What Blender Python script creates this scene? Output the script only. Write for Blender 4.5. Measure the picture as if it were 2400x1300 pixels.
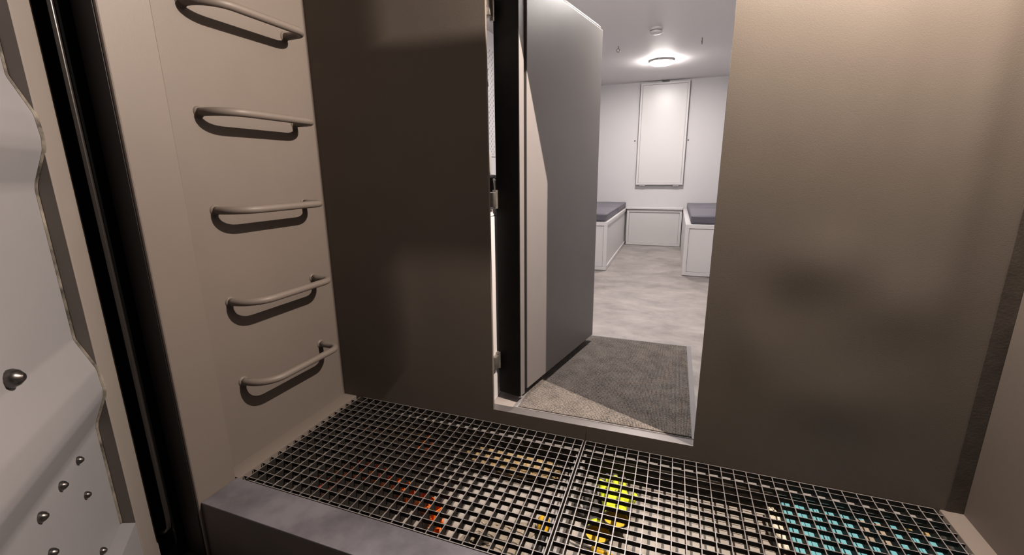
import bpy, bmesh, math, random
from mathutils import Vector, Matrix, noise
random.seed(7)
C = bpy.context.scene.collection
for o in list(bpy.data.objects):
    bpy.data.objects.remove(o)
sc = bpy.context.scene

# ------------------------------------------------------------------ camera
F = 1031.1217
pitch, yaw, roll = -0.2340, 0.3513, -0.0098
fwd = Vector((-math.sin(yaw)*math.cos(pitch), math.cos(yaw)*math.cos(pitch), math.sin(pitch)))
rt = Vector((math.cos(yaw), math.sin(yaw), 0)); up = rt.cross(fwd)
rt2 = rt*math.cos(roll) + up*math.sin(roll); up2 = -rt*math.sin(roll) + up*math.cos(roll)
cam = bpy.data.cameras.new('camera'); co = bpy.data.objects.new('camera', cam); C.objects.link(co)
cam.sensor_width = 36; cam.lens = F*36/2400; cam.clip_start = 0.02
co.matrix_world = Matrix(((rt2.x, up2.x, -fwd.x, 1.3922), (rt2.y, up2.y, -fwd.y, -1.4996), (rt2.z, up2.z, -fwd.z, 1.0), (0, 0, 0, 1)))
sc.camera = co

# ------------------------------------------------------------------ world, lights, exposure
LAMP_P = (1.848, -0.16, 2.05)
LAMP_W = 285.0
ROOM_E = 225.0
ROOM_E2 = 320.0
w = bpy.data.worlds.new('world'); sc.world = w; w.use_nodes = True
bg = w.node_tree.nodes['Background']; bg.inputs[0].default_value = (0.75, 0.78, 1.0, 1); bg.inputs[1].default_value = 0.007
ld = bpy.data.lights.new('vestibule_bulb', 'POINT'); ld.energy = LAMP_W; ld.color = (1.0, 0.86, 0.74); ld.shadow_soft_size = 0.003
lo = bpy.data.objects.new('vestibule_bulb', ld); C.objects.link(lo); lo.location = LAMP_P
sc.view_settings.view_transform = 'Standard'; sc.view_settings.look = 'None'
sc.view_settings.exposure = 0.0; sc.view_settings.gamma = 1.0; sc.view_settings.use_curve_mapping = False
try:
    sc.cycles.max_bounces = 10; sc.cycles.diffuse_bounces = 1
except Exception:
    pass

# ------------------------------------------------------------------ materials
def mat(name, col, rough=0.5, metal=0.0, spec=0.5, var=0.0, vscale=6.0, col2=None, bump=0.0, bscale=300.0, bdist=0.001, emit=None, estr=0.0, extra=None):
    m = bpy.data.materials.new(name); m.use_nodes = True
    nt = m.node_tree; b = nt.nodes['Principled BSDF']
    b.inputs['Base Color'].default_value = (*col, 1); b.inputs['Roughness'].default_value = rough
    b.inputs['Metallic'].default_value = metal; b.inputs['Specular IOR Level'].default_value = spec
    tc = nt.nodes.new('ShaderNodeTexCoord')
    if var or col2:
        n = nt.nodes.new('ShaderNodeTexNoise'); n.inputs['Scale'].default_value = vscale; n.inputs['Detail'].default_value = 6; n.inputs['Roughness'].default_value = .6
        nt.links.new(tc.outputs['Object'], n.inputs['Vector'])
        r = nt.nodes.new('ShaderNodeValToRGB')
        c2 = col2 or tuple(c*(1-var) for c in col)
        r.color_ramp.elements[0].position = .35; r.color_ramp.elements[1].position = .65
        r.color_ramp.elements[0].color = (*c2, 1); r.color_ramp.elements[1].color = (*col, 1)
        nt.links.new(n.outputs['Fac'], r.inputs['Fac']); nt.links.new(r.outputs['Color'], b.inputs['Base Color'])
    if bump:
        n2 = nt.nodes.new('ShaderNodeTexNoise'); n2.inputs['Scale'].default_value = bscale; n2.inputs['Detail'].default_value = 3
        nt.links.new(tc.outputs['Object'], n2.inputs['Vector'])
        bp = nt.nodes.new('ShaderNodeBump'); bp.inputs['Strength'].default_value = bump; bp.inputs['Distance'].default_value = bdist
        nt.links.new(n2.outputs['Fac'], bp.inputs['Height']); nt.links.new(bp.outputs['Normal'], b.inputs['Normal'])
    if emit:
        b.inputs['Emission Color'].default_value = (*emit, 1); b.inputs['Emission Strength'].default_value = estr
    if extra: extra(nt, b, tc)
    return m

def scuffs(nt, b, tc):
    # sparse pale scuffs and dark marks in the paint
    src = b.inputs['Base Color'].links[0].from_socket
    n = nt.nodes.new('ShaderNodeTexNoise'); n.inputs['Scale'].default_value = 9; n.inputs['Detail'].default_value = 9; n.inputs['Roughness'].default_value = .72
    nt.links.new(tc.outputs['Object'], n.inputs['Vector'])
    r = nt.nodes.new('ShaderNodeValToRGB'); r.color_ramp.elements[0].position = .70; r.color_ramp.elements[1].position = .74
    nt.links.new(n.outputs['Fac'], r.inputs['Fac'])
    mx = nt.nodes.new('ShaderNodeMix'); mx.data_type = 'RGBA'
    nt.links.new(r.outputs['Color'], mx.inputs[0]); nt.links.new(src, mx.inputs[6]); mx.inputs[7].default_value = (.21, .185, .16, 1)
    nt.links.new(mx.outputs[2], b.inputs['Base Color'])

PAINT = (.152, .126, .110)
M = {}
M['paint'] = mat('stone_grey_paint', PAINT, .5, spec=.35, var=.07, vscale=2.5, bump=.25, bscale=420, bdist=.0006, extra=scuffs)
M['backpaint'] = mat('textured_steel_paint', (.150, .127, .108), .55, spec=.15, var=.08, vscale=3.0, bump=.22, bscale=420, bdist=.0008)
M['trimpaint'] = mat('dark_sealant_paint', (.075, .06, .05), .55, var=.35, vscale=14, bump=.4, bscale=160, bdist=.001)
M['doorpaint'] = mat('door_grey_paint', (.19, .172, .168), .45, spec=.4, var=.06, vscale=4, bump=.15, bscale=350, bdist=.0006)
M['doorback'] = mat('black_door_edge_paint', (.010, .009, .008), .65, spec=.12, var=.3, vscale=20)
M['leftdoor'] = mat('pale_door_sheet_paint', (.245, .238, .250), .5, spec=.35, var=.06, vscale=3, bump=.12, bscale=300, bdist=.0005)
M['leftframe'] = mat('door_frame_paint', (.24, .21, .19), .5, spec=.35, var=.07, vscale=5, bump=.2, bscale=300, bdist=.0005)
M['cap'] = mat('brown_cap_paint', (.085, .070, .063), .55, var=.1)
M['black'] = mat('black_coating', (.012, .010, .010), .55, spec=.3)  # shade put into the colour of outer faces the lamp cannot reach
M['void'] = mat('matt_black_lip', (.002, .002, .002), .9, spec=.05)  # blacked out so lamp light does not show on the lip
M['rubber'] = mat('black_rubber', (.02, .017, .016), .28, spec=.6)
M['sealant'] = mat('grimy_sealant', (.30, .265, .22), .45, col2=(.012, .010, .009), vscale=14, bump=.5, bscale=140, bdist=.002)
M['bolt'] = mat('dark_bolt_metal', (.16, .145, .14), .28, metal=.9, var=.4, vscale=60)
M['galv'] = mat('worn_galvanised_top', (.150, .142, .162), .5, spec=.5, col2=(.08, .074, .086), vscale=7, bump=.15, bscale=200, bdist=.0005)
M['beamfront'] = mat('dark_beam_paint', (.10, .078, .072), .5, var=.2, vscale=4)
M['grate'] = mat('dull_galvanised_bar', (.024, .021, .019), .6, spec=.12, metal=.0, var=.3, vscale=30)  # bar sides, their shade put into the near-black colour
M['gratetop'] = mat('worn_bar_top', (.30, .275, .27), .4, metal=.4, var=.25, vscale=60)  # top faces, paler from wear and for the light they catch
M['ledge'] = mat('zinc_angle', (.30, .28, .27), .5, metal=.2, var=.15, vscale=25)
M['pit'] = mat('pit_floor_paint', (.345, .31, .275), .55, var=.14, vscale=12, bump=.15, bscale=100, bdist=.001)
M['pitdark'] = mat('pit_wall_paint', (.06, .052, .046), .7)  # pit wall darkened, its shade put into the colour
M['white'] = mat('white_wall_panel', (.74, .715, .735), .55, spec=.3, var=.015, vscale=2)
M['whitegloss'] = mat('white_furniture_board', (.76, .73, .74), .32, spec=.45, var=.01, vscale=3)
M['ceil'] = mat('white_ceiling_panel', (.88, .85, .86), .6, var=.015, vscale=2)
M['cushion'] = mat('grey_vinyl', (.125, .118, .148), .42, spec=.5, var=.08, vscale=9, bump=.2, bscale=40, bdist=.004)
M['plastic'] = mat('white_plastic', (.82, .80, .80), .4)
M['steel'] = mat('bare_steel', (.42, .39, .36), .35, metal=.8, var=.3, vscale=40)
M['darkmetal'] = mat('dark_metal', (.05, .046, .044), .4, metal=.5)
M['diff'] = mat('lamp_diffuser', (.9, .88, .86), .5, emit=(1.0, .93, .88), estr=ROOM_E)
M['diff2'] = mat('lamp_diffuser_near', (.9, .88, .86), .5, emit=(1.0, .93, .88), estr=ROOM_E2)
M['rubberborder'] = mat('grey_rubber_border', (.26, .245, .25), .6, var=.06, vscale=12)
M['alu'] = mat('anodised_sill', (.17, .157, .157), .38, metal=.35, var=.08, vscale=8)
M['ground'] = mat('asphalt', (.10, .095, .09), .9, var=.3, vscale=30)

def vinyl_floor():
    def ex(nt, b, tc):
        mp = nt.nodes.new('ShaderNodeMapping'); mp.inputs['Scale'].default_value = (1.0, 1.35, 1); mp.inputs['Rotation'].default_value = (0, 0, .5)
        nt.links.new(tc.outputs['Object'], mp.inputs['Vector'])
        n = nt.nodes.new('ShaderNodeTexNoise'); n.inputs['Scale'].default_value = 3.6; n.inputs['Detail'].default_value = 9; n.inputs['Roughness'].default_value = .66; n.inputs['Distortion'].default_value = .3
        nt.links.new(mp.outputs[0], n.inputs['Vector'])
        r = nt.nodes.new('ShaderNodeValToRGB')
        e = r.color_ramp.elements
        e[0].position = .3; e[0].color = (.215, .188, .175, 1); e[1].position = .72; e[1].color = (.47, .425, .405, 1)
        x = e.new(.5); x.color = (.345, .31, .295, 1)
        nt.links.new(n.outputs['Fac'], r.inputs['Fac']); nt.links.new(r.outputs['Color'], b.inputs['Base Color'])
    return mat('mottled_vinyl_floor', (.4, .4, .4), .5, spec=.35, extra=ex)
M['vinyl'] = vinyl_floor()

def woven():
    def ex(nt, b, tc):
        mp = nt.nodes.new('ShaderNodeMapping'); mp.inputs['Rotation'].default_value = (0, 0, .785)
        nt.links.new(tc.outputs['Object'], mp.inputs['Vector'])
        sep = nt.nodes.new('ShaderNodeSeparateXYZ'); nt.links.new(mp.outputs[0], sep.inputs[0])
        def sine(sock, k):
            a = nt.nodes.new('ShaderNodeMath'); a.operation = 'MULTIPLY'; a.inputs[1].default_value = k; nt.links.new(sock, a.inputs[0])
            s = nt.nodes.new('ShaderNodeMath'); s.operation = 'SINE'; nt.links.new(a.outputs[0], s.inputs[0]); return s.outputs[0]
        pr = nt.nodes.new('ShaderNodeMath'); pr.operation = 'MULTIPLY'
        nt.links.new(sine(sep.outputs[0], 2*math.pi/.0078), pr.inputs[0]); nt.links.new(sine(sep.outputs[1], 2*math.pi/.0078), pr.inputs[1])
        n = nt.nodes.new('ShaderNodeTexNoise'); n.inputs['Scale'].default_value = 160; n.inputs['Detail'].default_value = 2
        nt.links.new(tc.outputs['Object'], n.inputs['Vector'])
        n3 = nt.nodes.new('ShaderNodeTexNoise'); n3.inputs['Scale'].default_value = 14; n3.inputs['Detail'].default_value = 4
        nt.links.new(tc.outputs['Object'], n3.inputs['Vector'])
        ad = nt.nodes.new('ShaderNodeMath'); ad.operation = 'MULTIPLY_ADD'; ad.inputs[1].default_value = .34; nt.links.new(pr.outputs[0], ad.inputs[0]); nt.links.new(n.outputs['Fac'], ad.inputs[2])
        a2 = nt.nodes.new('ShaderNodeMath'); a2.operation = 'MULTIPLY_ADD'; a2.inputs[1].default_value = .5; nt.links.new(n3.outputs['Fac'], a2.inputs[0]); nt.links.new(ad.outputs[0], a2.inputs[2])
        r = nt.nodes.new('ShaderNodeValToRGB'); e = r.color_ramp.elements
        e[0].position = .48; e[0].color = (.035, .031, .030, 1); e[1].position = 1.0; e[1].color = (.27, .235, .21, 1)
        nt.links.new(a2.outputs[0], r.inputs['Fac']); nt.links.new(r.outputs['Color'], b.inputs['Base Color'])
        bp = nt.nodes.new('ShaderNodeBump'); bp.inputs['Strength'].default_value = .8; bp.inputs['Distance'].default_value = .003
        nt.links.new(ad.outputs[0], bp.inputs['Height']); nt.links.new(bp.outputs['Normal'], b.inputs['Normal'])
    return mat('woven_mat_pile', (.1, .1, .1), .9, spec=.1, extra=ex)
M['mat'] = woven()

# ------------------------------------------------------------------ mesh helpers
def world_loc(o):
    v = Vector((0, 0, 0))
    while o is not None:
        v += o.location; o = o.parent
    return v

def put(name, bm, m, parent=None, smooth=False, label=None, base=True):
    if parent is not None:
        off = world_loc(parent)
    else:
        xs = [v.co.x for v in bm.verts]; ys = [v.co.y for v in bm.verts]; zs = [v.co.z for v in bm.verts]
        off = Vector(((min(xs)+max(xs))/2, (min(ys)+max(ys))/2, min(zs)))
    bmesh.ops.recalc_face_normals(bm, faces=bm.faces[:])
    bmesh.ops.translate(bm, verts=bm.verts[:], vec=-off)
    me = bpy.data.meshes.new(name); bm.to_mesh(me); bm.free()
    me.materials.append(m)
    if smooth:
        for p in me.polygons: p.use_smooth = True
        if smooth != 'all':
            try: me.set_sharp_from_angle(angle=math.radians(35))
            except Exception: pass
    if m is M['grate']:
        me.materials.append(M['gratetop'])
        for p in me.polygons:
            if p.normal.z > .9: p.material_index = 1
    o = bpy.data.objects.new(name, me); C.objects.link(o)
    if parent is not None: o.parent = parent
    else: o.location = off
    if label: o['label'] = label
    return o

def tag(o, label, cat=None, group=None, kind=None):
    o['label'] = label
    if cat: o['category'] = cat
    if group: o['group'] = group
    if kind: o['kind'] = kind
    return o

def thing(name, loc, label, cat=None, group=None, kind=None):
    o = bpy.data.objects.new(name, None); C.objects.link(o); o.location = loc; o.empty_display_size = .05
    return tag(o, label, cat, group, kind)

def bx(x0, x1, y0, y1, z0, z1, bev=0.0, seg=2, bm=None):
    b = bmesh.new()
    r = bmesh.ops.create_cube(b, size=1)
    for v in b.verts:
        v.co = Vector((x0+(v.co.x+.5)*(x1-x0), y0+(v.co.y+.5)*(y1-y0), z0+(v.co.z+.5)*(z1-z0)))
    if bev: bmesh.ops.bevel(b, geom=b.edges[:], offset=bev, segments=seg, affect='EDGES', profile=.5)
    if bm is not None:
        me = bpy.data.meshes.new('t'); b.to_mesh(me); b.free(); bm.from_mesh(me); bpy.data.meshes.remove(me); return bm
    return b

def prism(pts, axis, a0, a1, bev=0.0, bm=None):
    """closed polygon pts (2-D) extruded along axis 'x','y','z' from a0 to a1"""
    b = bm or bmesh.new()
    def mk(p, a):
        return {'x': (a, p[0], p[1]), 'y': (p[0], a, p[1]), 'z': (p[0], p[1], a)}[axis]
    A = [b.verts.new(mk(p, a0)) for p in pts]; B = [b.verts.new(mk(p, a1)) for p in pts]
    n = len(pts)
    fs = [b.faces.new(A), b.faces.new(B[::-1])]
    for i in range(n): fs.append(b.faces.new((A[i], A[(i+1) % n], B[(i+1) % n], B[i])))
    if bev:
        bmesh.ops.recalc_face_normals(b, faces=b.faces[:])
        bmesh.ops.bevel(b, geom=b.edges[:], offset=bev, segments=2, affect='EDGES', profile=.5)
    return b

def tube(path, r, seg=10, bm=None, cap=True):
    b = bm or bmesh.new(); P = [Vector(p) for p in path]; rings = []
    rad = r if isinstance(r, (list, tuple)) else [r]*len(P)
    ref = None
    for i, p in enumerate(P):
        t = (P[min(i+1, len(P)-1)] - P[max(i-1, 0)]).normalized()
        if ref is None:
            ref = Vector((0, 0, 1)) if abs(t.z) < .9 else Vector((1, 0, 0))
        n = (ref - t*ref.dot(t)).normalized(); ref = n
        c = t.cross(n)
        rings.append([b.verts.new(p + (n*math.cos(2*math.pi*k/seg) + c*math.sin(2*math.pi*k/seg))*rad[i]) for k in range(seg)])
    for i in range(len(P)-1):
        for k in range(seg):
            b.faces.new((rings[i][k], rings[i][(k+1) % seg], rings[i+1][(k+1) % seg], rings[i+1][k]))
    if cap:
        b.faces.new(rings[0][::-1]); b.faces.new(rings[-1])
    return b

def lathe(prof, center, axis='z', seg=24, bm=None):
    """prof: list of (radius, height)"""
    b = bm or bmesh.new(); rings = []
    c = Vector(center)
    for r, h in prof:
        ring = []
        for k in range(seg):
            a = 2*math.pi*k/seg; u, v = max(r, 1e-5)*math.cos(a), max(r, 1e-5)*math.sin(a)
            d = {'z': (u, v, h), 'y': (u, h, v), 'x': (h, u, v)}[axis]
            ring.append(b.verts.new(c + Vector(d)))
        rings.append(ring)
    for i in range(len(rings)-1):
        for k in range(seg):
            b.faces.new((rings[i][k], rings[i][(k+1) % seg], rings[i+1][(k+1) % seg], rings[i+1][k]))
    b.faces.new(rings[0][::-1]); b.faces.new(rings[-1])
    return b

def struct(name, bm, m, label, smooth=False):
    return tag(put(name, bm, m, None, smooth), label, kind='structure')

# ------------------------------------------------------------------ key measures (metres)
ZS = .0589            # sill / inner floor level; grating top is z = 0, back wall face is y = 0
XD1, XD2 = .756, 1.515
XR = 2.265
HEAD = 1.67
VTOP = 2.2           # vestibule ceiling
YO = -.727            # outer edge of the threshold
YI = -.602            # inner edge of the threshold
PITZ = -.11
ZC = 2.074            # inner ceiling
YF = 4.578            # inner far wall
IL, IR = -.06, 2.33   # inner room walls

# ------------------------------------------------------------------ vestibule shell
def plate(x0, x1, z0, z1, dents, nx, nz, y_back=.012):
    """steel sheet with slight dents: front face is a height field (metres towards the camera)"""
    b = bmesh.new(); V = {}
    for i in range(nx+1):
        for j in range(nz+1):
            x = x0+(x1-x0)*i/nx; z = z0+(z1-z0)*j/nz
            e = min(min(i, nx-i)/10.0, 1) * min(min(j, nz-j)/10.0, 1); e = e*e*(3-2*e)
            d = 0
            for cx, cz, sx, sz, h in dents: d += h*math.exp(-((x-cx)/sx)**2-((z-cz)/sz)**2)
            d += .0005*noise.noise(Vector((x*3.1, 0, z*1.3)))
            V[i, j] = b.verts.new((x, -d*e, z))
    for i in range(nx):
        for j in range(nz):
            b.faces.new((V[i, j], V[i+1, j], V[i+1, j+1], V[i, j+1]))
    be = [e for e in b.edges if e.is_boundary]
    r = bmesh.ops.extrude_edge_only(b, edges=be)
    for v in [g for g in r['geom'] if isinstance(g, bmesh.types.BMVert)]: v.co.y = y_back
    nb = [e for e in b.edges if e.is_boundary]
    bmesh.ops.contextual_create(b, geom=nb)
    return b

wb = thing('wall_back', (1.137, .006, -.2), 'back wall of textured brown grey steel plates around the open doorway', kind='structure')
put('steel_plate', plate(0.0, XD1, -.2, VTOP, [(.30, 1.30, .10, .30, .004), (.33, .35, .09, .25, .003), (.50, 1.05, .2, .2, -.003)], 40, 80), M['backpaint'], wb, True)
put('steel_plate', plate(XD2, XR, -.2, VTOP, [(1.81, .73, .15, .10, .0048), (1.73, .58, .12, .12, -.0035), (1.64, .50, .07, .15, .0035), (2.11, 1.15, .045, .6, .005), (1.97, 1.1, .05, .5, -.003), (2.02, .62, .10, .10, .004), (1.90, .30, .15, .10, .004)], 50, 80), M['backpaint'], wb, True)
put('steel_plate', bx(XD1, XD2, 0, .012, HEAD, VTOP), M['backpaint'], wb)
put('riser_plate', bx(XD1, 1.1362, 0, .012, -.2, ZS-.0005), M['backpaint'], wb)
put('riser_plate', bx(1.1378, XD2, 0, .012, -.2, ZS-.0005), M['backpaint'], wb)

struct('wall_left', bx(-.05, 0.0, -.735, .012, -.25, VTOP), M['paint'], 'beige grey painted steel wall that carries the ladder rungs')
struct('trim_1', bx(-.05, .059, -.735, -.606, -.25, VTOP, .004), M['paint'], 'proud beige jamb strip along the outer edge of the rung wall')
def flange(xw, xe):
    s = 1 if xe > xw else -1
    return prism([(xw, 0), (xe-s*.004, 0), (xe-s*.001, -.0015), (xe, -.005), (xe, -.10), (xe-s*.006, -.10), (xe-s*.006, -.008), (xw, -.008)], 'y', -.602, -.001)
struct('trim_2', flange(0.0, .068), M['paint'], 'beige steel angle along the foot of the rung wall', True)
struct('trim_3', flange(XR, 2.209), M['paint'], 'pale steel angle along the foot of the right wall', True)
struct('trim_4', bx(2.222, XR, -.0035, 0, 0, VTOP, .001), M['trimpaint'], 'dark sealing strip in the corner by the right wall')
struct('wall_right', bx(XR, XR+.05, -.735, .012, -.25, VTOP), M['paint'], 'brown grey painted steel wall at the right end of the grating')
struct('ceiling', bx(-.05, XR+.05, -.735, .012, VTOP, VTOP+.04), M['black'], 'steel ceiling of the entrance above the grating')  # unseen ceiling, coloured black to cut bounced light
struct('wall_front', bx(-.55, XR+.6, -.775, -.735, 1.95, 2.5), M['black'], 'black steel lintel above the outer entrance')
struct('trim_5', bx(-.55, .050, -.738, -.735, -.25, 1.95), M['black'], 'black outer frame face between the open outer door and the jamb')
struct('trim_6', bx(XR, XR+.6, -.745, -.735, -.25, 1.95), M['black'], 'black outer frame face beside the right wall')

tb = thing('floor_beam', (1.16, -.66, -.25), 'grey topped steel threshold beam in front of the two gratings', kind='structure')
put('beam_body', bx(0.0, XR, YO+.001, YI, -.25, -.006), M['beamfront'], tb, label='dark brown front of the threshold beam')
put('top_plate', bx(.0593, XR, YO, YI, -.006, 0, .0015), M['galv'], tb, label='worn bluish grey top of the threshold beam')

# pit under the gratings
struct('floor', bx(0.0, XR, YI, .06, PITZ-.02, PITZ), M['pit'], 'dusty beige floor of the shallow pit under the gratings')
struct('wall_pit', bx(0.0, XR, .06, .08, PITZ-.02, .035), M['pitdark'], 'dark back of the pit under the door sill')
struct('trim_7', bx(.07, 2.207, -.036, -.0005, -.0385, -.0335), M['ledge'], 'zinc ledge that carries the rear edge of the gratings')
for k, (x0, x1) in enumerate(((1.112, 1.1305), (1.1395, 1.150))):
    b = bx(x0, x1, -.600, -.0365, -.0385, -.0335)
    xm = x1 if k == 0 else x0+.004
    bx(xm-.004, xm, -.600, -.0365, PITZ, -.0385, bm=b)
    struct('trim_8' if k == 0 else 'trim_13', b, M['ledge'], 'zinc angle under the joint edge of the %s' % ('grating below the rungs' if k == 0 else 'grating over the gloves'))
struct('trim_9', bx(.07, 2.207, YI+.001, -.575, -.0385, -.0335), M['ledge'], 'zinc ledge under the front edge of the gratings')

# ------------------------------------------------------------------ inner room shell
struct('floor_room', bx(IL, IR, .043, YF, -.02, ZS), M['vinyl'], 'mottled grey vinyl floor of the white room')
struct('wall_far', bx(IL, IR, YF, YF+.05, 0, ZC), M['white'], 'white far wall of the inner room')
struct('wall_inner_left', bx(IL-.05, IL, .02, YF+.05, 0, ZC), M['white'], 'white wall of the inner room behind the steel door')
struct('wall_inner_right', bx(IR, IR+.05, .02, YF+.05, 0, ZC), M['white'], 'white wall of the inner room behind the right bunk')
struct('ceiling_room', bx(IL-.05, IR+.05, .02, YF+.05, ZC, ZC+.04), M['ceil'], 'white ceiling of the inner room')
def lining():
    b = bx(IL, .735, .014, .04, ZS, ZC)
    return b
struct('wall_inner_front', lining(), M['white'], 'white lining behind the steel plate by the hinge side')
struct('wall_inner_front.001', bx(XD2+.012, IR, .014, .04, ZS, ZC), M['white'], 'white lining behind the steel plate by the lock side')
struct('wall_inner_front.002', bx(.735, XD2+.012, .014, .04, HEAD, ZC), M['white'], 'white lining above the doorway')
struct('trim_10', bx(.735, XD2+.006, .0005, .043, .03, ZS, .001), M['alu'], 'brushed grey metal sill at the foot of the doorway')

# ------------------------------------------------------------------ inner door (door_1), open into the room
A = Vector((.845, .079)); Bq = Vector((1.006, .862)); du = (Bq-A).normalized(); dn = Vector((du.y, -du.x))
def dbox(u0, u1, v0, v1, z0, z1, bev=.0):
    b = bx(u0, u1, v0, v1, z0, z1, bev)
    for v in b.verts:
        p = A + du*v.co.x + dn*v.co.y
        v.co = Vector((p.x, p.y, v.co.z))
    return b
d1 = thing('door_1', (.80, .09, ZS), 'dark grey steel door standing open into the white room', kind='structure')
put('door_leaf', dbox(.006, .792, -.105, -.018, .096, 1.69, .002), M['doorpaint'], d1)
put('edge_plate', dbox(0, .006, -.103, 0, .089, 1.69, .001), M['doorback'], d1, label='black hinge edge of the steel door')
put('rebate_strip', dbox(.006, .040, -.018, -.001, .089, 1.69, .001), M['doorpaint'], d1)
put('face_panel', dbox(.055, .800, -.018, .003, .104, 1.667, .0025), M['doorpaint'], d1, label='broad grey face of the steel door')
put('groove_seal', dbox(.040, .055, -.018, -.013, .096, 1.69), M['rubber'], d1, label='black rubber seal in the groove beside the door edge')
cap = prism([(-.10, 1.69), (-.02, 1.69), (-.006, 1.676), (-.006, 1.671), (-.10, 1.671)], 'x', .055, .797)
for v in cap.verts:
    p = A + du*v.co.x + dn*v.co.y; v.co = Vector((p.x, p.y, v.co.z+.003))
put('top_cap', cap, M['cap'], d1, label='brown bevelled strip on top of the door')
for z in (.235, .90, 1.555):
    h = put('hinge', bx(.700, .752, .05, .085, z-.028, z+.028, .004), M['steel'], d1, True)
    put('hinge_pin', tube([(.742, .098, z-.035), (.742, .098, z+.035)], .010, 12), M['steel'], h, True)
    put('hinge_screw', lathe([(.006, 0), (.005, -.004)], (.735, .05, z), 'y', 10), M['darkmetal'], h, True)

# ------------------------------------------------------------------ outer door (door_2), open outwards: its inner face is seen
d2 = thing('door_2', (.0, -.87, -.22), 'pale outer steel door with folded ribs standing half open beside the entrance', kind='structure')
E2 = Vector((.7332, -.6800)); N2 = Vector((.6800, .7332)); P2 = Vector((.0065, -.8693))
def leaf(b):
    """local (along the leaf, out of the leaf, z) to world"""
    for v in b.verts:
        p = P2 + E2*v.co.x + N2*v.co.y; v.co = Vector((p.x, p.y, v.co.z))
    return b
VX, PX = -.041, -.001
def rib(ztop, z1, zp1, zp2, z2):
    return [(VX, ztop), (PX-.004, z1), (PX, zp1), (PX-.004, zp2), (VX+.004, z2), (VX, z2-.018)]
prof = [(VX, 1.93)] + rib(1.222, 1.140, 1.087, 1.061, .988) + rib(.594, .512, .455, .432, .358) + [(VX, .035)]
def soften(p, r=.010):
    out = [p[0]]
    for i in range(1, len(p)-1):
        a, b_, c = Vector(p[i-1]), Vector(p[i]), Vector(p[i+1])
        la, lc = min(r, (a-b_).length*.45), min(r, (c-b_).length*.45)
        p0 = b_+(a-b_).normalized()*la; p2 = b_+(c-b_).normalized()*lc
        for t in (0, .33, .67, 1): out.append(tuple(p0*(1-t)**2 + b_*2*t*(1-t) + p2*t*t))
    out.append(p[-1]); return out
sp = soften(prof, .007)
def sheet():
    b = bmesh.new(); U0, U1 = -.0205, .86
    r0 = [b.verts.new((U1, x, z)) for x, z in sp]; r1 = [b.verts.new((U0, x, z)) for x, z in sp]
    q0 = [b.verts.new((U1, x-.004, z)) for x, z in sp]; q1 = [b.verts.new((U0, x-.004, z)) for x, z in sp]
    for i in range(len(sp)-1):
        b.faces.new((r0[i], r0[i+1], r1[i+1], r1[i])); b.faces.new((q0[i+1], q0[i], q1[i], q1[i+1]))
        b.faces.new((r1[i], r1[i+1], q1[i+1], q1[i])); b.faces.new((r0[i+1], r0[i], q0[i], q0[i+1]))
    b.faces.new((r0[0], r1[0], q1[0], q0[0])); b.faces.new((r0[-1], q0[-1], q1[-1], r1[-1]))
    return leaf(b)
put('folded_sheet', sheet(), M['leftdoor'], d2, True, label='pale sheet with two horizontal folded ribs')
put('weld_bead', leaf(tube([(.0015+x*.5, x+.001, z) for x, z in sp], .0052, 8)), M['sealant'], d2, True, label='grimy sealant bead along the edge of the folded sheet')
put('frame_stile', leaf(prism([(-.1166, -.001), (-.003, -.001), (-.0005, -.0015), (0, -.003), (-.021, -.043), (-.021, -.075), (-.1166, -.075)], 'z', -.22, 2.0)), M['leftframe'], d2)
put('frame_stile', leaf(bx(.862, .92, -.075, 0, -.22, 2.0, .003)), M['leftframe'], d2)
put('back_skin', leaf(bx(-.1166, .92, -.079, -.0755, -.22, 2.0)), M['leftframe'], d2)
rail = bmesh.new()
for u0, u1 in ((-.0205, .86),):
    prism([(-.070, -.22), (-.003, -.22), (-.003, .0335), (-.070, .0335)], 'x', u0, u1, bm=rail)
put('bottom_rail', leaf(rail), M['leftdoor'], d2)
put('top_rail', leaf(bx(.0005, .86, -.070, -.003, 1.931, 2.0, .002)), M['leftframe'], d2)
for u, z, r in [(.284, .615, .019), (.117, .325, .0095), (.215, .322, .0105), (.124, .231, .0090), (.316, .319, .011), (.122, .061, .0095), (.317, .230, .0105)]:
    b = lathe([(r*1.0, 0), (r*1.05, r*.3), (r*.8, r*.85), (r*.35, r*1.25)], (u, VX, z), 'y', 12)
    put('bolt_head', leaf(b), M['bolt'], d2, True)
# seal on outer frame
sl = [(-.033, -.777, 1.90), (-.033, -.777, 1.2), (-.030, -.777, .6), (-.028, -.777, -.04), (-.032, -.777, -.075), (-.05, -.777, -.095), (-.085, -.777, -.112)]
struct('trim_11', tube(sl, .0062, 12), M['rubber'], 'thin black rubber seal running down the outer frame', True)
struct('trim_14', bx(-.040, -.030, -.7695, -.738, -.25, 1.95), M['void'], 'black lip that carries the rubber seal of the outer frame')
struct('trim_12', bx(-.5, .6, -.80, -.737, -.25, -.20, .004), M['darkmetal'], 'worn dark threshold rail at the foot of the outer frame')
struct('floor_outside', bx(-6, 8, -9, -.70, -.30, -.25), M['ground'], 'dark ground in front of the entrance')

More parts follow.
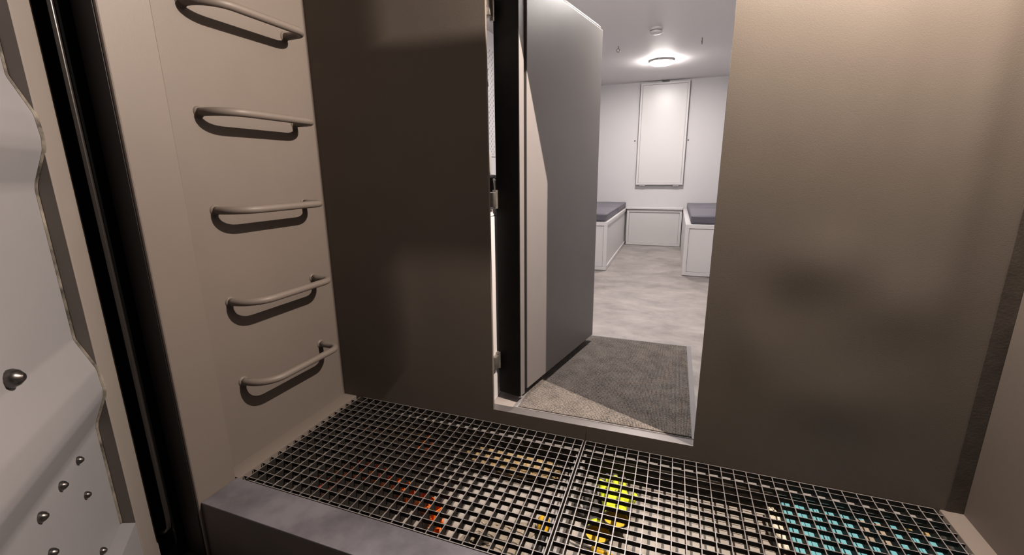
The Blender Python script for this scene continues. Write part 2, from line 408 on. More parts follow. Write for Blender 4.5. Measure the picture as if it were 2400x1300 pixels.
# ------------------------------------------------------------------ gratings
def bar_mesh_x(x0, x1):  # bar along x, centred on y = 0
    return bx(x0, x1, -.00125, .00125, -.032, 0)
def grating(x_lo, x_hi, first, n, step, y_first, left_band, right_band, label):
    t = thing('floor_grating', ((x_lo+x_hi)/2, -.3, -.0335), label, 'grating', 'galvanised floor gratings')
    proto = None
    yl, yh = -.5975, -.0065
    for k in range(16):
        y = y_first - .0364*k
        if y < yl+.006: continue
        if proto is None:
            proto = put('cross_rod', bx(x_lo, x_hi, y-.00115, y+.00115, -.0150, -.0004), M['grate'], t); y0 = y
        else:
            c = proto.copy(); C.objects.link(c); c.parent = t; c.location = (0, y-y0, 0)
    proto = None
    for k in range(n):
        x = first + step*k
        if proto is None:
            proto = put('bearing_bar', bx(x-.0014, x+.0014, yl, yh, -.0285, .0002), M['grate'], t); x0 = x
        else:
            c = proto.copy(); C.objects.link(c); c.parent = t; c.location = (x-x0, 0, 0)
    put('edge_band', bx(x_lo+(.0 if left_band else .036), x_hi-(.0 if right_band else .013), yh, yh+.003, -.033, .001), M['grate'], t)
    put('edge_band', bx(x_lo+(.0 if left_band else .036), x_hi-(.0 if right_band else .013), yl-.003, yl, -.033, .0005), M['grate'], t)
    if left_band: put('edge_band', bx(x_lo-.003, x_lo, yl-.003, yh+.003, -.033, .001), M['grate'], t)
    if right_band: put('edge_band', bx(x_hi, x_hi+.003, yl-.003, yh+.003, -.033, .001), M['grate'], t)
    return t
grating(.073, 1.128, .0947, 27, .0386, -.040, False, True, 'galvanised floor grating below the ladder rungs, over the orange chain')
grating(1.141, 2.2065, 1.177, 27, .0391, -.028, True, False, 'galvanised floor grating over the yellow gloves and the teal box')

# ------------------------------------------------------------------ ladder rungs
def rung_path(z):
    p = [(-.004, -.482, z), (.018, -.482, z)]
    r = .085
    for k in range(9):
        a = math.pi/2*k/8; p.append((.018+r*math.sin(a)+.0, -.482+r*(1-math.cos(a)), z))
    r2 = .045; xe = .018+r
    for k in range(8):
        a = math.pi/2*k/7; p.append((xe-r2*(1-math.cos(a)), -.112-r2+r2*math.sin(a), z))
    p += [(.03, -.112, z), (-.004, -.112, z)]
    return p
RL = [(1.493, 'topmost grey steel ladder rung on the beige wall, cut by the frame'), (1.190, 'second ladder rung from the top on the beige wall'),
      (.890, 'middle one of the five grey ladder rungs on the beige wall'), (.583, 'worn ladder rung just above the lowest one'),
      (.290, 'lowest grey steel ladder rung, just above the grating')]
for z, lab in RL:
    o = put('ladder_rung', tube(rung_path(z), .0128, 16), M['paint'], None, 'all')
    tag(o, lab, 'ladder rung', 'ladder rungs on the beige wall')
    for y in (-.482, -.112):
        put('weld_collar', lathe([(.0185, 0), (.0172, .003), (.0135, .006)], (0, y, z), 'x', 14), M['paint'], o, True)

# ------------------------------------------------------------------ vestibule lamp (above the frame) that lights the rungs
lp = thing('wall_lamp', (1.848, -.004, 2.07), 'small bulb lamp on the back wall beside the doorway head', 'lamp')
put('base_plate', lathe([(.05, 0), (.05, -.012), (.04, -.02)], (1.848, -.0035, 2.13), 'y', 20), M['plastic'], lp, True)
put('arm', tube([(1.848, -.02, 2.13), (1.848, -.16, 2.13), (1.848, -.16, 2.105)], .008, 10), M['plastic'], lp, True)
put('socket', lathe([(.018, 0), (.018, .035)], (1.848, -.16, 2.07), 'z', 16), M['plastic'], lp, True)
# added T-shaped plate, out of view, shaped to shade the left back-wall panel
jb = thing('mounting_plate', (1.46, -.12, 1.55), 'T shaped steel mounting plate hanging from the entrance ceiling above the doorway', 'mounting plate')
tp_ = [(1.386, 1.55), (1.449, 1.55), (1.449, 1.7175), (1.64, 1.7175), (1.64, 1.8975), (1.449, 1.8975), (1.449, VTOP-.001), (1.386, VTOP-.001)]
put('plate', prism(tp_, 'y', -.1215, -.1185, .001), M['backpaint'], jb)
put('ceiling_flange', bx(1.386, 1.449, -.150, -.090, VTOP-.004, VTOP), M['backpaint'], jb)

# ------------------------------------------------------------------ doormat
mt = thing('door_mat', (1.18, .5, ZS), 'charcoal woven door mat with grey rubber border behind the sill', 'mat')
def ring(x0, x1, y0, y1, wd, z0, z1):
    b = bmesh.new()
    o_ = [(x0, y0), (x1, y0), (x1, y1), (x0, y1)]; i_ = [(x0+wd, y0+wd), (x1-wd, y0+wd), (x1-wd, y1-wd), (x0+wd, y1-wd)]
    O0 = [b.verts.new((*p, z0)) for p in o_]; O1 = [b.verts.new((*p, z0+.0015)) for p in o_]
    I0 = [b.verts.new((*p, z0)) for p in i_]; I1 = [b.verts.new((*p, z1)) for p in i_]
    for k in range(4):
        j = (k+1) % 4
        b.faces.new((O0[k], O0[j], O1[j], O1[k])); b.faces.new((O1[k], O1[j], I1[j], I1[k])); b.faces.new((I1[k], I1[j], I0[j], I0[k])); b.faces.new((I0[k], I0[j], O0[j], O0[k]))
    return b
put('rubber_border', ring(.826, 1.533, .0435, .967, .022, ZS, ZS+.004), M['rubberborder'], mt)
put('woven_pile', bx(.848, 1.511, .0655-.018, .945, ZS, ZS+.007, .0015), M['mat'], mt)

# ------------------------------------------------------------------ white bunks, cushions and the far bench
def framed(x0, x1, z0, z1, y, depth, fw, nm, m, parent, axis='y'):
    """a frame of four bars around a slightly recessed board, on plane y (facing -y) or x (facing +x)"""
    b = bmesh.new()
    def add(u0, u1, w0, w1, d0, d1, bev=.0015):
        if axis == 'y': bx(u0, u1, y+d0, y+d1, w0, w1, bev, 1, bm=b)
        else: bx(y-d1, y-d0, u0, u1, w0, w1, bev, 1, bm=b)
    for k, (u0, u1, w0, w1) in enumerate([(x0, x1, z1-fw, z1), (x0, x1, z0, z0+fw), (x0, x0+fw, z0+fw, z1-fw), (x1-fw, x1, z0+fw, z1-fw)]):
        b = bmesh.new(); add(u0, u1, w0, w1, 0, depth)
        put(nm + '_bar', b, m, parent)
    b = bmesh.new(); add(x0+fw+.002, x1-fw-.002, z0+fw+.002, z1-fw-.002, .010, depth, .0)
    put(nm + '_board', b, m, parent)

zb = .530
bl = thing('bunk_bench', (.4, 3.6, ZS), 'white bunk box between the steel door and the far wall', 'bench', 'white bunk benches')
framed(IL+.005, .8085, ZS+.004, zb, 2.7505, .016, .034, 'front_frame', M['whitegloss'], bl)
framed(2.767, YF-.004, ZS+.004, zb, .8085, .016, .034, 'side_frame', M['whitegloss'], bl, 'x')
put('top_board', bx(IL+.005, .8065, 2.752, YF-.002, zb-.016, zb+.002, .002), M['whitegloss'], bl)
br = thing('bunk_bench', (1.9, 3.6, ZS), 'white bunk box half hidden by the right steel wall plate', 'bench', 'white bunk benches')
framed(1.5015, IR-.005, ZS+.004, zb, 2.754, .016, .034, 'front_frame', M['whitegloss'], br)
framed(2.771, YF-.004, ZS+.004, zb, 1.5015, .016, .034, 'side_frame', M['whitegloss'], br, 'x2') if False else put('side_board', bx(1.5025, 1.5185, 2.771, YF-.004, ZS+.004, zb), M['whitegloss'], br)
put('top_board', bx(1.5035, IR-.005, 2.756, YF-.002, zb-.016, zb+.002, .002), M['whitegloss'], br)
cb = thing('seat_bench', (1.17, 4.5, ZS), 'low white bench box against the far wall between both bunks', 'bench')
framed(.822, 1.494, ZS+.004, .521, 4.430, .016, .030, 'front_frame', M['whitegloss'], cb)
put('seat_board', bx(.812, 1.500, 4.415, YF-.001, .524, .552, .006), M['whitegloss'], cb)
put('carcass', bx(.83, 1.49, 4.452, YF-.002, ZS+.004, .520), M['whitegloss'], cb)

def cushion(x0, x1, y0, y1, z0, z1, label, crease=None):
    o = thing('bunk_cushion', ((x0+x1)/2, (y0+y1)/2, z0), label, 'cushion', 'grey bunk cushions')
    b = bx(x0, x1, y0, y1, z0, z1)
    bmesh.ops.subdivide_edges(b, edges=b.edges[:], cuts=6, use_grid_fill=True)
    for v in b.verts:
        ux = (v.co.x-x0)/(x1-x0); uy = (v.co.y-y0)/(y1-y0)
        if v.co.z > (z0+z1)/2: v.co.z += .008*math.sin(math.pi*min(max(ux, 0), 1))*math.sin(math.pi*uy) + .004*noise.noise(v.co*5)
    bmesh.ops.bevel(b, geom=[e for e in b.edges if e.calc_face_angle(0) > 1.2], offset=.012, segments=3, affect='EDGES', profile=.5)
    put('foam_cover', b, M['cushion'], o, True)
    return o
cl = cushion(IL+.02, .790, 2.775, 3.66, .5325, .606, 'front dark grey vinyl cushion on the bunk by the steel door')
put('seam_piping', tube([(.789, 2.785, .598), (.789, 3.65, .598)], .003, 6), M['cushion'], cl, True)
cl2 = cushion(IL+.02, .790, 3.672, 4.57, .5325, .606, 'rear dark grey vinyl cushion on the bunk by the steel door')
put('seam_piping', tube([(.789, 3.68, .598), (.789, 4.56, .598)], .003, 6), M['cushion'], cl2, True)
cr = cushion(1.545, IR-.02, 2.790, 3.70, .5325, .606, 'front dark grey vinyl cushion on the bunk beside the wall plate')
put('seam_piping', tube([(1.546, 2.80, .598), (1.546, 3.69, .598)], .003, 6), M['cushion'], cr, True)
cr2 = cushion(1.545, IR-.02, 3.712, 4.57, .5325, .606, 'rear dark grey vinyl cushion on the bunk beside the wall plate')
put('seam_piping', tube([(1.546, 3.72, .598), (1.546, 4.56, .598)], .003, 6), M['cushion'], cr2, True)

# folding table on the far wall
ft = thing('folding_table', (1.19, YF, .83), 'white framed folding table top hooked up against the far wall', 'table')
framed(.9045, 1.4728, .8303, 2.0518, 4.528, .022, .024, 'frame', M['whitegloss'], ft)
for x in (.985, 1.392): put('hinge', bx(x-.035, x+.035, 4.538, YF-.001, .812, .829, .003), M['plastic'], ft)
put('latch', bx(1.15, 1.235, 4.525, 4.56, 2.0525, 2.071, .003), M['darkmetal'], ft, label='dark latch at the ceiling above the table top')
for x, z in ((.861, 1.379), (1.499, 1.369)):
    o = put('wall_plug', lathe([(.009, 0), (.008, -.003), (.004, -.004)], (x, YF, z), 'y', 12), M['darkmetal'], None, True)
    tag(o, 'small black wall plug beside the %s of the folding table' % ('hinge-door side edge' if x < 1 else 'edge nearest the right bunk'), 'wall plug', 'black wall plugs')

# ceiling items
def ceiling_lamp(x, y, label, glow):
    o = thing('ceiling_lamp', (x, y, ZC-.03), label, 'lamp', 'round ceiling lamps')
    put('housing', lathe([(.116, 0), (.116, -.018), (.110, -.0215)], (x, y, ZC), 'z', 40), M['plastic'], o, True)
    put('diffuser', lathe([(.107, -.0217), (.107, -.031), (.094, -.039), (.03, -.042)], (x, y, ZC), 'z', 40), glow, o, True, label='glowing round diffuser')
    return o
ceiling_lamp(1.175, 3.49, 'glowing round ceiling lamp in front of the folding table', M['diff'])
ceiling_lamp(1.175, 1.15, 'round ceiling lamp above the door mat', M['diff2'])  # added lamp, out of view, brightens the mat and the near floor
sd = thing('smoke_detector', (1.166, 2.413, ZC-.05), 'white round smoke detector on the ceiling nearer the doorway', 'smoke detector')
put('base', lathe([(.050, 0), (.050, -.012), (.046, -.015)], (1.166, 2.413, ZC), 'z', 28), M['plastic'], sd, True)
put('vent_ring', lathe([(.042, -.0152), (.042, -.022)], (1.166, 2.413, ZC), 'z', 28), M['rubberborder'], sd, True)
put('cover', lathe([(.046, -.0222), (.044, -.034), (.03, -.042), (.008, -.044)], (1.166, 2.413, ZC), 'z', 28), M['plastic'], sd, True)
for x, rz, lab in ((.831, .3, 'small steel eye hook in the ceiling on the steel door side'), (1.514, 1.35, 'small steel eye hook in the ceiling on the wall plate side')):
    o = thing('ceiling_hook', (x, 2.813, ZC-.05), lab, 'hook', 'ceiling eye hooks')
    put('shank', tube([(x, 2.813, ZC), (x, 2.813, ZC-.022)], .004, 8), M['steel'], o, True)
    put('eye', tube([(x+.014*math.sin(a)*math.cos(rz), 2.813+.014*math.sin(a)*math.sin(rz), ZC-.035+.014*math.cos(a)) for a in [2*math.pi*k/16 for k in range(17)]], .0035, 8, cap=False), M['steel'], o, True)

# ------------------------------------------------------------------ what shows through the gap at the hinge side
M['beige'] = mat('beige_enamel', (.62, .55, .47), .4)
cbx = thing('kitchen_cabinet', (.35, .4, ZS), 'white low cabinet close behind the hinge side of the door', 'cabinet')
put('carcass', bx(IL+.005, .728, .055, .62, ZS+.07, .835, .002), M['whitegloss'], cbx)
put('worktop', bx(IL+.002, .732, .045, .635, .836, .862, .003), M['whitegloss'], cbx)
put('plinth', bx(IL+.02, .70, .07, .58, ZS, ZS+.07), M['darkmetal'], cbx)
put('side_panel', bx(.7285, .7345, .06, .61, ZS+.002, .834, .001), M['whitegloss'], cbx)
tk = thing('kettle', (.575, .42, .862), 'black kettle on the white cabinet seen through the hinge gap', 'kettle')
put('body', lathe([(.07, 0), (.072, .01), (.066, .08), (.055, .115)], (.575, .42, .863), 'z', 24), M['darkmetal'], tk, True)
put('lid', lathe([(.054, .116), (.05, .126), (.012, .13), (.012, .142)], (.575, .42, .863), 'z', 20), M['plastic'], tk, True)
put('handle', tube([(.575+.05, .37, .97), (.64, .345, .965), (.645, .345, .90), (.62, .37, .885)], .007, 8), M['steel'], tk, True)
ts = thing('toaster', (.44, .52, .862), 'beige slotted metal box behind the black kettle', 'toaster')
put('body', bx(.36, .52, .50, .61, .863, 1.10, .012), M['beige'], ts, True)
for z in (1.045, 1.075): put('slot', bx(.40, .50, .4985, .502, z-.005, z+.005), M['darkmetal'], ts)
pb = thing('pegboard', (IL, 1.95, 1.15), 'white slotted pegboard on the room wall seen through the hinge gap', 'pegboard')
put('board', bx(IL+.001, IL+.008, 1.50, 2.40, 1.13, 1.96, .001), M['whitegloss'], pb)
bsl = bmesh.new()
for i in range(30):
    for j in range(20):
        y = 1.53+i*.03; z = 1.15+j*.04+(.02 if i % 2 else 0)
        if z+.012 < 1.95: bx(IL+.0075, IL+.0085, y-.003, y+.003, z-.007, z+.007, bm=bsl)
so = put('peg_slot', bsl, M['darkmetal'], pb, label='rows of dark slots'); so['kind'] = 'stuff'
sg = thing('scissors', (IL+.03, 1.93, 1.66), 'steel scissors hanging on the white pegboard', 'scissors')
put('blade', prism([(1.90, 1.70), (1.912, 1.70), (1.925, 1.79)], 'x', IL+.012, IL+.015), M['steel'], sg)
put('grip', tube([(IL+.0135, 1.905+.016*math.cos(a), 1.675+.025*math.sin(a)) for a in [2*math.pi*k/14 for k in range(15)]], .004, 6, cap=False), M['darkmetal'], sg, True)

# ------------------------------------------------------------------ things lying in the pit
M['orange'] = mat('orange_plastic', (1.0, .20, .015), .35, spec=.5)
M['tan'] = mat('tan_paper', (.40, .28, .13), .75, var=.35, vscale=40, bump=.9, bscale=60, bdist=.008)
M['strap'] = mat('tan_webbing', (.42, .29, .12), .8, var=.2, vscale=80)
M['cloth'] = mat('beige_canvas', (.32, .265, .205), .85, col2=(.23, .195, .15), vscale=14, bump=.5, bscale=500, bdist=.001)
M['hivis'] = mat('hi_vis_yellow_fabric', (.58, .68, .015), .8, var=.08, vscale=60, bump=.4, bscale=700, bdist=.001)
M['glovegrey'] = mat('grey_glove_fabric', (.12, .11, .11), .85, var=.3, vscale=60)
M['gloveblack'] = mat('black_glove_trim', (.015, .014, .014), .7)
M['lining'] = mat('amber_glove_lining', (.75, .50, .03), .8)
M['teal'] = mat('teal_plastic', (.15, .40, .46), .35, spec=.5, var=.06, vscale=10)
M['yellow'] = mat('yellow_plastic', (.65, .38, .015), .35)
M['clear'] = mat('crinkled_film', (.75, .68, .55), .12, spec=.8, bump=1.0, bscale=70, bdist=.01)
M['ink'] = mat('printed_ink', (.02, .02, .02), .8)
M['blueink'] = mat('blue_ink', (.03, .10, .55), .8)
PZ = PITZ + .0005

# orange chain of open box links
def link_mesh(p, a, L, wd, h, m, parent, name='chain_link', tri=False):
    """open-topped box link: floor, two side walls, one end wall"""
    b = bmesh.new(); t = .0022
    bx(-L/2, L/2, -wd/2, wd/2, 0, t, bm=b)
    for s in (-1, 1):
        q = bmesh.new()
        pts = [(-L/2, 0), (L/2, 0), (L/2*.72, h), (-L/2*.72, h)]
        prism(pts, 'y', s*wd/2-t/2, s*wd/2+t/2, bm=q)
        me = bpy.data.meshes.new('t'); q.to_mesh(me); q.free(); b.from_mesh(me); bpy.data.meshes.remove(me)
    bx(L/2-t, L/2, -wd/2, wd/2, 0, h*.75, bm=b)
    bx(-L/2*.7, L/2*.7, -wd/2, wd/2, h-t, h, bm=b) if tri else None
    R = Matrix.Rotation(a, 4, 'Z')
    bmesh.ops.transform(b, matrix=Matrix.Translation(Vector(p)) @ R, verts=b.verts[:])
    return put(name, b, m, parent)
oc = thing('cable_chain', (.5, -.4, PZ), 'curved orange chain of open box links in the pit below the front of the grating', 'cable chain')
pts = [(.262, -.445), (.275, -.375), (.34, -.335), (.42, -.335), (.51, -.360), (.595, -.385), (.665, -.405), (.72, -.43), (.755, -.475), (.772, -.53), (.775, -.58)]
def resample(P, step):
    P = [Vector((*p, 0)) for p in P]; out = []; acc = 0; out.append((P[0], (P[1]-P[0])))
    for i in range(len(P)-1):
        d = P[i+1]-P[i]; L = d.length; s = step-acc
        while s <= L:
            out.append((P[i]+d*(s/L), d)); s += step
        acc = L-(s-step)
    return out
for p, d in resample(pts, .036):
    link_mesh((p.x, p.y, PZ), math.atan2(d.y, d.x), .034, .038, .046, M['orange'], oc)
# strap: tan webbing with orange ends
st = thing('webbing_strap', (.35, -.09, PZ), 'tan webbing strap with orange end loops lying at the dark rear of the pit', 'strap')
def ribbon(P, h, m, name, z=PZ, lab=None):
    b = bmesh.new(); prev = None
    for i, p in enumerate(P):
        a = Vector((*P[max(i-1, 0)], 0)); c = Vector((*P[min(i+1, len(P)-1)], 0)); t = (c-a).normalized(); n = Vector((-t.y, t.x, 0))*.002
        q = Vector((*p, 0))
        cur = [b.verts.new((q.x+n.x, q.y+n.y, z)), b.verts.new((q.x+n.x, q.y+n.y, z+h)), b.verts.new((q.x-n.x, q.y-n.y, z+h)), b.verts.new((q.x-n.x, q.y-n.y, z))]
        if prev:
            for k in range(4): b.faces.new((prev[k], prev[(k+1) % 4], cur[(k+1) % 4], cur[k]))
        else: b.faces.new(cur[::-1])
        prev = cur
    b.faces.new(prev)
    return put(name, b, m, st, True, label=lab)
put('fold', bx(.285, .475, -.125, -.075, PZ, PZ+.03, .008), M['strap'], st, True)
put('fold', bx(.24, .46, -.082, -.052, PZ+.031, PZ+.045, .004), M['strap'], st, True)
ribbon([(.13, -.075), (.17, -.088), (.22, -.092), (.27, -.085)], .03, M['orange'], 'end_loop', lab='orange end loop')
put('buckle', bx(.478, .515, -.165, -.062, PZ, PZ+.03, .004), M['orange'], st, True, label='bright orange buckle')
put('buckle_tongue', bx(.44, .52, -.20, -.168, PZ, PZ+.026, .004), M['steel'], st, True)

def blob(cx, cy, z0, lx, ly, h, rot, seed, amp, sub=4, sc_=9):
    b = bmesh.new(); bmesh.ops.create_icosphere(b, subdivisions=sub, radius=1)
    off = Vector((seed*3.1, seed*1.7, seed))
    for v in b.verts:
        n = v.co.normalized()
        k = 1 + amp*noise.noise(n*3+off) + amp*.6*noise.turbulence(n*sc_+off, 3, True)
        p = Vector((n.x*lx*k, n.y*ly*k, n.z*h*.5*k))
        p.rotate(Matrix.Rotation(rot, 3, 'Z'))
        v.co = Vector((cx+p.x, cy+p.y, max(z0, z0+h*.5+p.z)))
    return b
tp = thing('paper_bundle', (.87, -.12, PZ), 'long crumpled tan paper bundle in the pit beside the joint of the gratings', 'bundle')
put('crumpled_wrap', blob(.87, -.110, PZ, .185, .060, .045, -.02, 3, .25, 5), M['tan'], tp, 'all')
put('tie_band', tube([(.80+.0*math.cos(a), -.11+.062*math.cos(a), PZ+.024+.026*math.sin(a)) for a in [2*math.pi*k/20 for k in range(21)]], .0025, 6, cap=False), M['strap'], tp, True)
cz = thing('canvas_cloth', (.97, -.47, PZ), 'rumpled beige canvas cloth in the pit beside the yellow torch', 'cloth')
def cloth():
    b = bmesh.new(); n = 34; V = {}
    for i in range(n+1):
        for j in range(n+1):
            u, v = i/n, j/n
            x = .845+u*.20+.018*noise.noise(Vector((v*4, 1, 0))); y = -.345-v*.24+.05*(1-u)*(-1 if v < .5 else .3)+.02*noise.noise(Vector((u*4, 5, 0)))
            e = min(u, 1-u, v, 1-v, .15)/.15
            z = PZ + .002 + .022*e*abs(noise.turbulence(Vector((u*3, v*3, 2)), 3, True)) + .006*e
            V[i, j] = b.verts.new((x, max(y, -.598), z))
    for i in range(n):
        for j in range(n): b.faces.new((V[i, j], V[i+1, j], V[i+1, j+1], V[i, j+1]))
    return b
put('fold_sheet', cloth(), M['cloth'], cz, 'all')
put('hem', tube([(.865, -.395, PZ+.004), (.88, -.44, PZ+.006), (.872, -.52, PZ+.004), (.88, -.575, PZ+.004)], .003, 6), M['cloth'], cz, True)
# torch beside the joint
to = thing('torch', (1.083, -.42, PZ), 'black torch with yellow head lying by the T rail', 'torch')
put('head', tube([(1.070, -.345, PZ+.021), (1.076, -.375, PZ+.021), (1.079, -.395, PZ+.018)], [.020, .020, .014], 16), M['yellow'], to, True, label='yellow head of the torch')
put('barrel', tube([(1.0795, -.396, PZ+.0145), (1.092, -.475, PZ+.0145)], .0135, 16), M['darkmetal'], to, True)
put('tail_cap', tube([(1.0922, -.476, PZ+.0145), (1.096, -.498, PZ+.0145)], [.0145, .012], 16), M['bolt'], to, True)
# screwdriver
sv = thing('screwdriver', (1.24, -.40, PZ), 'silver bladed screwdriver with yellow handle at the front of the pit', 'screwdriver')
put('shaft', tube([(1.165, -.378, PZ+.012), (1.205, -.388, PZ+.012)], .0035, 8), M['steel'], sv, True)
put('ferrule', tube([(1.205, -.388, PZ+.013), (1.232, -.395, PZ+.013)], .011, 14), M['steel'], sv, True)
put('handle', tube([(1.2325, -.395, PZ+.013), (1.25, -.4, PZ+.013), (1.33, -.422, PZ+.013), (1.345, -.426, PZ+.013)], [.009, .0125, .0125, .008], 12), M['yellow'], sv, True)

# gloves: a palm with four fingers and a thumb grown from a skin of edges
def glove(name, wrist, tip, zc, thumb_side, label, skin):
    wv, tv = Vector((*wrist, zc)), Vector((*tip, zc)); ax = (tv-wv).normalized(); sd_ = Vector((ax.y, -ax.x, 0))*thumb_side
    L = (tv-wv).length
    g = thing(name, (wv.x, wv.y, PZ), label, 'glove', 'yellow work gloves')
    def hull(pts, m, nm, lab=None):
        """pts: rows of (along, [(across, half thickness)...])"""
        return None
    # palm as a flattened superellipse loft
    def loft(stations, m, nm, lab=None, seg=20):
        b = bmesh.new(); rings = []
        for s, c, wx, hz, dz in stations:
            ctr = wv+ax*(s*L)+sd_*c+Vector((0, 0, dz))
            rings.append([b.verts.new(ctr+sd_*(wx*math.copysign(abs(math.cos(a))**.8, math.cos(a)))+Vector((0, 0, hz*math.copysign(abs(math.sin(a))**.8, math.sin(a))))) for a in [2*math.pi*k/seg for k in range(seg)]])
        for i in range(len(rings)-1):
            for k in range(seg): b.faces.new((rings[i][k], rings[i][(k+1) % seg], rings[i+1][(k+1) % seg], rings[i+1][k]))
        b.faces.new(rings[0][::-1]); b.faces.new(rings[-1])
        return put(nm, b, m, g, 'all', label=lab)
    loft([(.16, 0, .034, .012, 0), (.25, 0, .039, .013, 0), (.42, .003, .046, .014, 0), (.56, .001, .047, .014, 0), (.66, 0, .045, .012, 0), (.70, 0, .040, .008, 0)], skin, 'palm')
    for k, (c, ln, sp_) in enumerate([(.034, .93, .006), (.011, 1.0, .002), (-.012, .97, -.002), (-.035, .86, -.008)]):
        b = tube([wv+ax*(.62*L)+sd_*c, wv+ax*((.62+ln)/2*L)+sd_*(c+sp_*.5)+Vector((0, 0, .003)), wv+ax*(ln*L*.90)+sd_*(c+sp_)], [.0105, .0105, .0098], 10)
        put('finger', b, skin, g, 'all')
        b = tube([wv+ax*(ln*L*.902)+sd_*(c+sp_), wv+ax*(ln*L*.96)+sd_*(c+sp_*1.1)-Vector((0, 0, .001)), wv+ax*(ln*L)+sd_*(c+sp_*1.1)-Vector((0, 0, .003))], [.0102, .0098, .005], 10)
        put('fingertip', b, M['glovegrey'], g, 'all', label='dark grey fingertip')
    b = tube([wv+ax*(.34*L)+sd_*.030, wv+ax*(.42*L)+sd_*.058, wv+ax*(.53*L)+sd_*.070], [.014, .0125, .011], 10); put('thumb', b, skin, g, 'all')
    b = tube([wv+ax*(.532*L)+sd_*.0702, wv+ax*(.60*L)+sd_*.074], [.0112, .006], 10); put('thumb_tip', b, M['glovegrey'], g, 'all', label='dark grey thumb tip')
    # cuff: an open elliptical sleeve leaning up, with black trim and amber lining
    def ring_pts(s, wx, hz, dz, n=24):
        return [wv+ax*(s*L)+sd_*(wx*math.cos(a))+Vector((0, 0, hz*math.sin(a)+dz))-ax*(.016*math.sin(a)*-1) for a in [2*math.pi*k/n for k in range(n+1)]]
    b = bmesh.new(); r0 = [b.verts.new(p) for p in ring_pts(.20, .034, .011, .001)[:-1]]; r1 = [b.verts.new(p) for p in ring_pts(-.02, .040, .019, .009)[:-1]]
    r2 = [b.verts.new(wv+(v.co-wv)*1.0+Vector((0, 0, .001))) for v in r1]
    for k in range(24):
        b.faces.new((r0[k], r0[(k+1) % 24], r1[(k+1) % 24], r1[k]))
    put('cuff', b, M['hivis'], g, 'all')
    put('cuff_trim', tube(ring_pts(-.02, .040, .019, .009), .0030, 6, cap=False), M['gloveblack'], g, 'all', label='black edging of the cuff')
    b = bmesh.new(); q0 = [b.verts.new(p) for p in ring_pts(-.015, .0385, .0175, .009)[:-1]]; q1 = [b.verts.new(p) for p in ring_pts(.10, .025, .008, .004)[:-1]]
    for k in range(24): b.faces.new((q0[k], q0[(k+1) % 24], q1[(k+1) % 24], q1[k]))
    b.faces.new(q1)
    put('cuff_lining', b, M['lining'], g, 'all', label='amber inside of the cuff')
    return g, wv, ax, sd_, L
glove('work_glove', (1.243, -.343), (1.210, -.135), PZ+.017, -1, 'grey palmed work glove underneath, its yellow cuff showing below the other glove', M['glovegrey'])
g, wv, ax, sd_, L = glove('work_glove', (1.292, -.305), (1.247, -.088), PZ+.055, 1, 'upper bright yellow work glove with open amber cuff lying on the other glove', M['hivis'])
def mark(s, c, w_, h_, m, nm):
    b = bmesh.new(); ctr = wv+ax*(s*L)+sd_*c+Vector((0, 0, .0148))
    vs = [b.verts.new(ctr+sd_*(u*w_)+ax*(v*h_)) for u, v in ((-1, 0), (0, -1), (1, 0), (0, 1))]
    bt = [b.verts.new(v.co-Vector((0, 0, .0008))) for v in vs]
    b.faces.new(vs); b.faces.new(bt[::-1])
    for k in range(4): b.faces.new((vs[k], bt[k], bt[(k+1) % 4], vs[(k+1) % 4]))
    return put(nm, b, m, g)
mark(.46, -.003, .009, .0035, M['blueink'], 'blue_print')
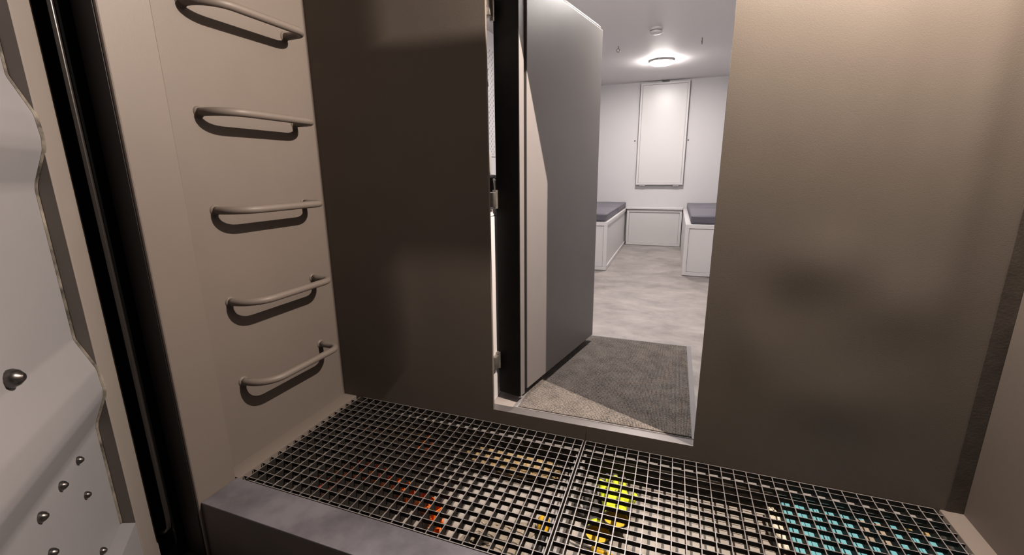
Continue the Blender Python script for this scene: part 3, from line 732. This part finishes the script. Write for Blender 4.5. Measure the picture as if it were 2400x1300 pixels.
def text(body, s, c, size, m):
    cu = bpy.data.curves.new('t', 'FONT'); cu.body = body; cu.size = size; cu.extrude = .0003; cu.align_x = 'CENTER'
    o = bpy.data.objects.new('t', cu); C.objects.link(o)
    dg = bpy.context.evaluated_depsgraph_get(); me = bpy.data.meshes.new_from_object(o.evaluated_get(dg))
    bpy.data.objects.remove(o); bpy.data.curves.remove(cu)
    b = bmesh.new(); b.from_mesh(me); bpy.data.meshes.remove(me)
    X, Y, Z = sd_, ax, Vector((0, 0, 1)); p = wv+ax*(s*L)+sd_*c+Vector((0, 0, .0152))
    Mx = Matrix(((X.x, Y.x, Z.x, p.x), (X.y, Y.y, Z.y, p.y), (X.z, Y.z, Z.z, p.z), (0, 0, 0, 1)))
    bmesh.ops.transform(b, matrix=Mx, verts=b.verts[:])
    return put('ce_mark', b, m, g)
text('CE', .50, .012, .013, M['ink'])

# teal box and scraps
tbx = thing('storage_box', (2.02, -.12, PZ), 'flat teal plastic storage box under the far end of the grating', 'box')
put('body', bx(1.80, 2.195, -.40, .030, PZ, PZ+.034, .008), M['teal'], tbx, True)
put('lid', bx(1.792, 2.203, -.408, .038, PZ+.0342, PZ+.044, .004), M['teal'], tbx, True)
for k in range(6): put('lid_rib', bx(1.83+k*.06, 1.842+k*.06, -.39, .02, PZ+.0442, PZ+.047, .001), M['teal'], tbx)
put('label_sticker', bx(1.99, 2.065, -.135, -.045, PZ+.0472, PZ+.0485, .0004), M['cloth'], tbx, label='pale beige sticker on the teal lid')
def scrap(cx, cy, z, a, lab):
    o = thing('paper_scrap', (cx, cy, z), lab, 'paper', 'tan paper scraps')
    b = prism([(0, 0), (.028, .012), (.05, .0), (.052, .002), (.028, .0145), (-.002, .002)], 'y', -.02, .02)
    bmesh.ops.transform(b, matrix=Matrix.Translation((cx-.025, cy, z)) @ Matrix.Rotation(a, 4, 'Z'), verts=b.verts[:])
    put('folded_sheet', b, M['strap'], o)
scrap(1.84, .008, PZ+.0475, .4, 'folded tan paper scrap on the teal lid near the clear bag')
scrap(2.15, -.03, PZ+.0475, -.7, 'folded tan paper scrap on the teal lid near the pale angle')
cg = thing('clear_bag', (1.765, -.15, PZ), 'crinkled clear plastic bag beside the teal storage box', 'bag')
put('crinkled_film', blob(1.765, -.15, PZ, .024, .085, .05, .1, 8, .35, 4, 12), M['clear'], cg, 'all')
put('knot', blob(1.762, -.055, PZ, .012, .018, .03, .1, 5, .3, 3, 10), M['clear'], cg, 'all')
